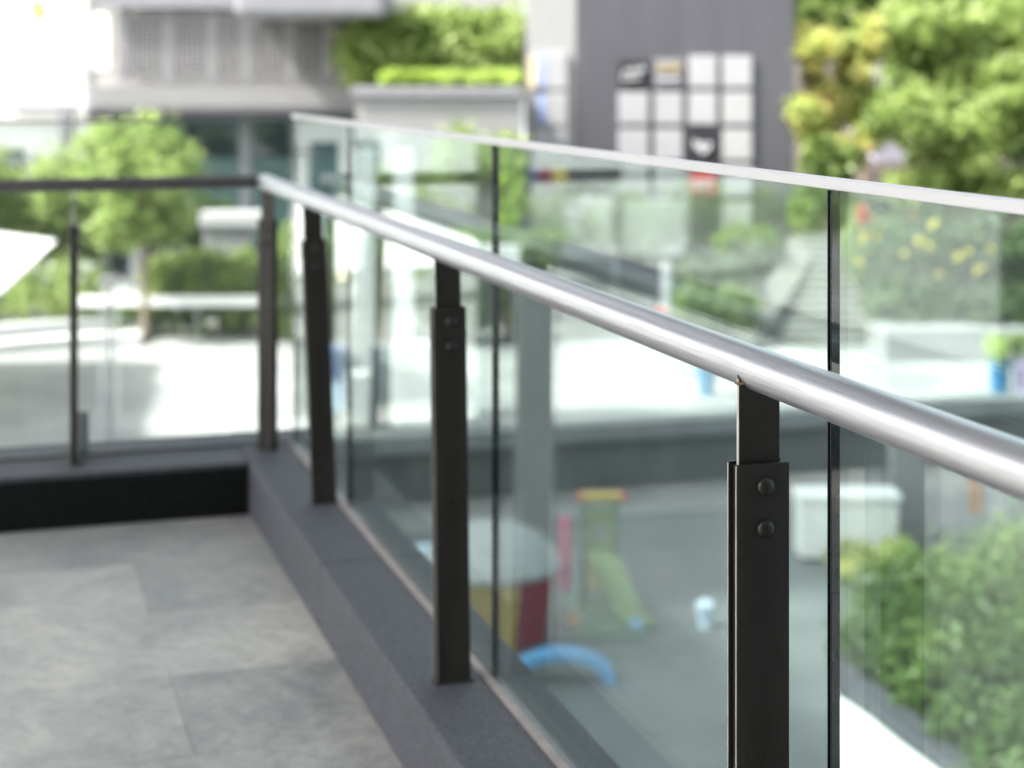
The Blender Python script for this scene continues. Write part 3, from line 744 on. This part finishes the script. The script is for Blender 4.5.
# parasol at left
ps = thing('parasol', 'large square white parasol poking in at the left edge', 'parasol', (-13.1, 30.2, ZP))
ze = ZC - 3.25 - ZP
c4 = [(4.0, 3.8), (-4.4, 3.9), (-4.2, -4.3), (5.35, -4.4)]
cm = MB(); cm.add([(x, y, ze) for x, y in c4] + [(0, 0, ze + 1.0)] + [(x, y, ze - .05) for x, y in c4] + [(0, 0, ze + .93)],
                  [(0, 1, 4), (1, 2, 4), (2, 3, 4), (3, 0, 4), (5, 9, 6), (6, 9, 7), (7, 9, 8), (8, 9, 5), (0, 5, 6, 1), (1, 6, 7, 2), (2, 7, 8, 3), (3, 8, 5, 0)])
cm.build('canopy', M['white'], ps)
MB().tube([(0, 0, 0), (0, 0, ze + .92)], .06, 12).build('pole', M['greyp'], ps, smooth=True)
for x, y in c4: MB().tube([(0, 0, ze + .85), (x, y, ze - .08)], .02, 6).build('rib', M['greyp'], ps)

# white pergola beyond the second post
pg = thing('pergola', 'white pergola frame of broad square posts on the plaza', 'pergola', (0, 28.5, ZP))
def upr(u0, u1, v0, v1, Yq, nm, m_, par, y0, dy=.3, clampz=None, bev=.01):
    a0, a1, s0, s1 = rect(u0, u1, v0, v1, Yq)
    if clampz is not None: s0 = clampz
    L = par.location
    return MB().box(a0 - L.x, a1 - L.x, y0, y0 + dy, s0 - L.z, s1 - L.z).build(nm, m_, par, bevel=bev)
upr(350, 374, 150, 430, 28.5, 'post', M['white'], pg, 0, .3, ZP)
upr(394, 413, 150, 430, 28.5, 'post', M['white'], pg, 0, .3, ZP)
upr(413.5, 520, 246, 266, 28.5, 'cross_beam', M['white'], pg, .02, .2)
# white blocks on plaza
for i, (u0, u1, v0, lab) in enumerate(((345, 369, 374, 'small white cube seat in front of the left pergola post'), (392, 437, 345, 'wide white counter block behind the second post'),
                                       (448, 470, 372, 'pale block seat right of the second post'))):
    b1 = thing('block_seat', lab, 'seat', (at((u0 + u1) / 2, 430, 28).x, 28, ZP))
    a0, a1, s0, s1 = rect(u0, u1, v0, 436, 27.8)
    MB().box(a0 - b1.location.x, a1 - b1.location.x, -.2, .3, .06, s1 - ZP).build('body', M['white'], b1, bevel=.03)
    MB().box(a0 - b1.location.x + .04, a1 - b1.location.x - .04, -.15, .25, 0, .06).build('plinth', M['greyp'], b1)
bl_ = thing('display_stand', 'teal glass display stand between the white block seats', 'stand', (at(380, 420, 28).x, 28.3, ZP))
MB().box(-.16, .16, -.05, .02, 0.1, 1.3).build('panel', M['teal'], bl_, bevel=.01); MB().box(-.2, .2, -.15, .15, 0, .1).build('foot', M['greyp'], bl_)
# small blue scooter-like cart
ct = thing('cart', 'small dark blue hand cart beside the third post', 'cart', (at(336, 420, 28.6).x, 28.6, ZP))
MB().box(-.2, .2, -.25, .25, .75, 1.25).build('tub', mat('navy_plastic', (.04, .09, .22)), ct, bevel=.05)
MB().box(-.16, .16, -.2, .2, .2, .74).build('lower_bin', M['pblue'], ct, bevel=.04)
for x in (-.15, .15):
    for y in (-.18, .18): MB().tube([(x, y - .02, .09), (x, y + .02, .09)], .09, 12).build('wheel', M['black'], ct)
    MB().tube([(x, -.2, .1), (x, -.2, 1.4)], .012, 6).build('upright', M['greyp'], ct)
# small warm lamp
lm = thing('garden_lamp', 'tiny glowing golden lamp on a slim pole behind the third post', 'lamp', (at(342, 276, 33).x, 33, ZP))
zl_ = at(342, 276, 33).z - ZP
MB().tube([(0, 0, 0), (0, 0, zl_ - .06)], .02, 8).build('pole', M['greyp'], lm)
me_, n_, l_, b_2 = nodes('warm_lamp_glow'); b_2.inputs['Emission Color'].default_value = (1, .6, .12, 1); b_2.inputs['Emission Strength'].default_value = 1.2
MB().lathe([(.02, -.06), (.055, -.03), (.06, 0), (.05, .04), (.02, .06)], (0, 0, zl_), 12).build('globe', me_, lm, smooth=True)

# blue pot plant at right
for (u, lab, m_, mm) in ((708, 'small blue pot on the plaza seen just under the steel handrail', M['glaze'], G_L), (1003, 'blue glazed pot with a lime plant on the plaza at right', M['glaze'], G_LIME), (1026, 'pale lilac pot at the right edge beside the blue pot', mat('lilac_pot', (.5, .42, .6), .4), G_L)):
    pt = thing('plant_pot', lab, 'plant pot', (at(u, 398, 30.7).x, 30.9, ZP))
    MB().lathe([(.13, 0), (.15, .06), (.19, .55), (.21, .6), (.21, .64), (.18, .64), (.17, .58)], n=20).build('pot', m_, pt, smooth=True)
    leaves('plant', [(0, 0, .85, .26, .26, .22)], 350, .06, mm, pt, int(u), .3)
# ------------------------------------------------------------------ sunken play court
pt = thing('play_tent', 'white domed play tent with maroon, green and yellow wall panels', 'play tent', (at(492, 640, 20.8).x, 20.9, ZL))
pt.scale = (.95, .95, .92)
MB().lathe([(.86, .95), (.90, 1.02), (.82, 1.2), (.62, 1.38), (.36, 1.5), (.1, 1.55)], n=32).build('dome', mat('greyed_white_fabric', (.36, .38, .38), .7), pt, smooth=True)
pan = [M['violet'], M['yellow'], M['maroon'], M['dgreen'], M['white'], M['violet'], M['yellow'], M['maroon']]
for k in range(8):
    a0_ = -math.pi + k * math.pi / 4 + .45; a1_ = a0_ + math.pi / 4 - .04
    r0 = .70
    q = [(r0 * math.cos(a), r0 * math.sin(a)) for a in (a0_, a1_)]
    q2 = [(.85 * math.cos(a), .85 * math.sin(a)) for a in (a0_, a1_)]
    mm_ = MB(); mm_.add([(*q[0], .02), (*q[1], .02), (*q2[1], .96), (*q2[0], .96), (q[0][0] * .95, q[0][1] * .95, .02), (q[1][0] * .95, q[1][1] * .95, .02), (q2[1][0] * .95, q2[1][1] * .95, .96), (q2[0][0] * .95, q2[0][1] * .95, .96)],
                        [(0, 1, 2, 3), (4, 7, 6, 5), (0, 4, 5, 1), (1, 5, 6, 2), (2, 6, 7, 3), (3, 7, 4, 0)])
    mm_.build('wall_panel', pan[(k + 0) % 8], pt)
# slide
sl = thing('slide', 'toddler slide with lime frame, yellow roof bar and yellow chute', 'slide', (at(602, 640, 22).x, 22, ZL)); sl.scale = (.9, 1, .8)
MB().box(-.30, -.22, 0, .06, 0, 1.75).build('side_post', M['green'], sl, bevel=.01); MB().box(.16, .24, 0, .06, 0, 1.75).build('side_post', M['green'], sl, bevel=.01)
MB().box(-.30, .28, -.06, .12, 1.76, 1.89).build('roof_bar', M['yellow'], sl, bevel=.03)
for x in (-.36, .285): MB().box(x, x + .06, -.05, .1, 1.77, 1.88).build('end_cap', M['red'], sl, bevel=.02)
fr = MB(); fr.box(-.215, -.11, 0, .05, .95, 1.62); fr.box(.06, .155, 0, .05, .95, 1.62); fr.box(-.109, .059, 0, .05, 1.42, 1.62); fr.box(-.109, .059, 0, .05, .95, 1.1)
fr.build('window_panel', M['lime'], sl)
ch = MB()
pf = [(-.05, .95), (.06, .85), (.2, .5), (.34, .2), (.5, .14)]
for i in range(4):
    (xa, za), (xb, zb1) = pf[i], pf[i + 1]
    ya, yb = -.02 - i * .2, -.02 - (i + 1) * .2
    ch.add([(xa - .2, ya, za), (xa + .2, ya, za), (xb + .2, yb, zb1), (xb - .2, yb, zb1), (xa - .2, ya, za - .06), (xa + .2, ya, za - .06), (xb + .2, yb, zb1 - .06), (xb - .2, yb, zb1 - .06)],
           [(0, 1, 2, 3), (4, 7, 6, 5), (0, 4, 5, 1), (1, 5, 6, 2), (2, 6, 7, 3), (3, 7, 4, 0)])
ch.build('chute', M['lime'], sl)
MB().box(-.5, .55, -1.2, .5, 0, .05).build('base_mat', M['green'], sl, bevel=.01)
for k in range(3): MB().box(-.215, .155, .1 + k * .15, .25 + k * .15, .2 * (3 - k), .2 * (3 - k) + .05).build('step', M['yellow'], sl)
MB().box(-.62, -.45, 0, .08, .3, 1.5).build('climbing_panel', M['pink'], sl, bevel=.03)
# blue play arch
ar = thing('play_arch', 'light blue curved play arch lying low behind the kerb', 'play arch', (at(560, 690, 20).x, 19.4, ZL))
aa = [(.62 * math.cos(t), 0, .36 * math.sin(t)) for t in np.linspace(0, math.pi, 18)]
mbq = MB()
for i in range(17):
    p0, p1 = aa[i], aa[i + 1]; k0 = .78
    mbq.add([(p0[0], -.15, p0[2]), (p1[0], -.15, p1[2]), (p1[0], .15, p1[2]), (p0[0], .15, p0[2]), (p0[0] * k0, -.15, p0[2] * k0), (p1[0] * k0, -.15, p1[2] * k0), (p1[0] * k0, .15, p1[2] * k0), (p0[0] * k0, .15, p0[2] * k0)],
            [(0, 1, 2, 3), (4, 7, 6, 5), (0, 4, 5, 1), (2, 6, 7, 3)])
mbq.build('arch_band', M['blue'], ar)
bk_ = thing('toy_bucket', 'small pale blue toy bucket on the grey court', 'bucket', (at(705, 628, 21.3).x, 21.3, ZL))
MB().lathe([(.075, 0), (.1, .26), (.11, .27), (.105, .3), (.09, .3)], n=18).build('pail', M['pblue'], bk_, smooth=True)
MB().tube([(.1 * math.cos(t), 0, .28 + .07 * math.sin(t)) for t in np.linspace(0, math.pi, 9)], .008, 6).build('handle', M['white'], bk_)
cu = thing('floor_cushion', 'white floor cushion left of the play tent', 'cushion', (at(424, 560, 23).x, 23, ZL))
MB().lathe([(.15, .3), (.2, .32), (.23, .42), (.2, .5), (.1, .56)], n=20).build('pad', M['pblue'], cu, smooth=True)
MB().lathe([(.12, 0), (.12, .3)], n=12).build('stool_base', M['white'], cu)
# column added in the court for a dark reflection band in the glass
cl = thing('column', 'grey square column standing in for a dark reflection behind the second glass joint', 'column', (at(534, 600, 26.2).x, 25.6, ZL))
MB().box(-.29, .29, -.3, .3, 0, 3.66).build('shaft', M['wallgrey'], cl, bevel=.02)
MB().box(-.32, .32, -.33, .33, 3.662, 3.78).build('cap', M['wallgrey'], cl)
# white cabinet and column right
wc = thing('cabinet', 'low white cabinet behind the nearest glass joint', 'cabinet', (at(846, 560, 24.4).x, 24.4, ZL))
MB().box(-.70, .70, -.25, .25, .05, .86).build('body', M['white'], wc, bevel=.03)
MB().box(-.74, .74, -.3, .3, .862, .96).build('top', M['white'], wc, bevel=.02); MB().box(-.65, .65, -.2, .2, 0, .05).build('plinth', M['black'], wc)
cl = thing('column', 'grey square column right of the white cabinet', 'column', (at(910, 600, 25.0).x, 25.2, ZL))
MB().box(-.24, .24, -.2, .2, 0, 1.62).build('shaft', M['wallgrey'], cl, bevel=.02)
nb_ = thing('notice_board', 'orange brown timber board between two white posts at right', 'board', (at(970, 545, 26).x, 25.7, ZL))
MB().box(-.1, .1, -.03, .03, .3, 1.15).build('board', M['wood'], nb_, bevel=.01)
for x in (-.42, .34): MB().box(x - .11, x + .11, -.05, .05, 0, 1.1).build('side_panel', M['offwhite'], nb_, bevel=.01)
shrub('yellow green shrub in front of the white cabinet', 835, 905, 545, 590, 23.4, 1500, .06, G_Y, 71, zb=ZL)
# big hedge with curved kerb
hx = at(985, 700, 19.5)
hd = thing('hedge', 'big rounded green hedge filling the lower right corner', 'hedge', (hx.x + .2, 20.1, ZL)); hd.scale = (1, 1, .9)
leaves('foliage', [(0.2, 0, .45, 1.2, 1.6, .62), (-.75, .3, .35, .8, 1.3, .5), (1.3, .4, .6, 1.2, 1.7, .75), (.4, -1.6, .35, .9, 1.2, .5), (1.6, -1.8, .5, 1.2, 1.5, .6), (-.4, 1.2, .4, .9, 1.2, .5), (1.0, 1.6, .55, 1.2, 1.2, .65), (1.9, -3.2, .4, 1, 1.2, .5), (-.3, -1.6, .3, .8, 1.3, .45), (.7, -3.0, .3, .8, 1.0, .4), (-1.1, -.5, .3, .6, 1.0, .45)], 40000, .05, G_H, hd, 72, .6)
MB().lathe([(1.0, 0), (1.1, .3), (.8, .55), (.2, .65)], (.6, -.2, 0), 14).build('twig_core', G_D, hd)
def gpt(u, v):
    yy = gy(v, ZL); return ((u - U0) / F * yy, yy)
inner = [gpt(*q) for q in [(836, 660), (870, 688), (905, 718), (950, 754), (985, 785), (1040, 835)]]
outer = [gpt(*q) for q in [(836, 693), (868, 714), (900, 740), (935, 766), (968, 795), (1022, 845)]]
leaves('edge_foliage', [(gpt(u + 34, v - 4)[0] - hd.location.x, gpt(u + 34, v - 4)[1] - hd.location.y, .3, .5, .45, .34) for u, v in [(846, 668), (870, 690), (905, 720), (950, 756), (985, 788), (1030, 828)]], 14000, .05, G_H, hd, 75, .5)
kb = thing('planter_kerb', 'dark curved kerb along the foot of the big hedge', 'kerb', (0, 0, ZL))
MB().prism(outer + inner[::-1], 0, .14).build('kerb_stone', M['granite'], kb, bevel=.01)
# white sheet painting the bright glare over the court ground
poly = [gpt(*q) for q in [(836, 696), (868, 717), (900, 743), (935, 769), (968, 798), (1022, 848), (1040, 1100), (836, 1100)]]
struct('glare_strip', MB().prism(poly, 0, .012), M['white']).location = (0, 0, ZL)  # brightness of the ground put into a white sheet

for (u, v, nm, m_) in ((573, 628, 'small orange toy ball left of the slide mat', mat('orange_plastic', (.5, .2, .04), .4)), (636, 632, 'small dark blue toy ball at the foot of the slide chute', M['blue'])):
    yb = gy(v, ZL); tb = thing('toy_ball', nm, 'ball', at(u, v, yb))
    MB().lathe([(.02, .002), (.065, .03), (.09, .09), (.065, .15), (.02, .178)], n=18).build('shell', m_, tb, smooth=True)
    MB().lathe([(.0915, .083), (.0922, .09), (.0915, .097)], n=18).build('seam', M['white'], tb, smooth=True)
sp = thing('call_box', 'red box on a pale post on the plaza left of the stairs', 'call box', (at(666, 330, 35.5).x, 35.5, ZP))
MB().box(-.09, .09, -.05, .05, 0, 1.9).build('post', M['offwhite'], sp, bevel=.02)
MB().box(-.22, -.02, -.16, -.06, .62, .98).build('red_box', M['red'], sp, bevel=.03)

GR = {'tree': 'trees around the plaza', 'shrub': 'shrubs planted around the plaza', 'block_seat': 'pale blocks by the pergola',
      'plant_pot': 'pots standing on the plaza', 'toy_ball': 'toy balls on the play court', 'planter_wall': 'low planter walls on the plaza'}
for o in list(sc.objects):
    k = o.name.split('.')[0]
    if o.parent is None and k in GR and 'label' in o: o['group'] = GR[k]
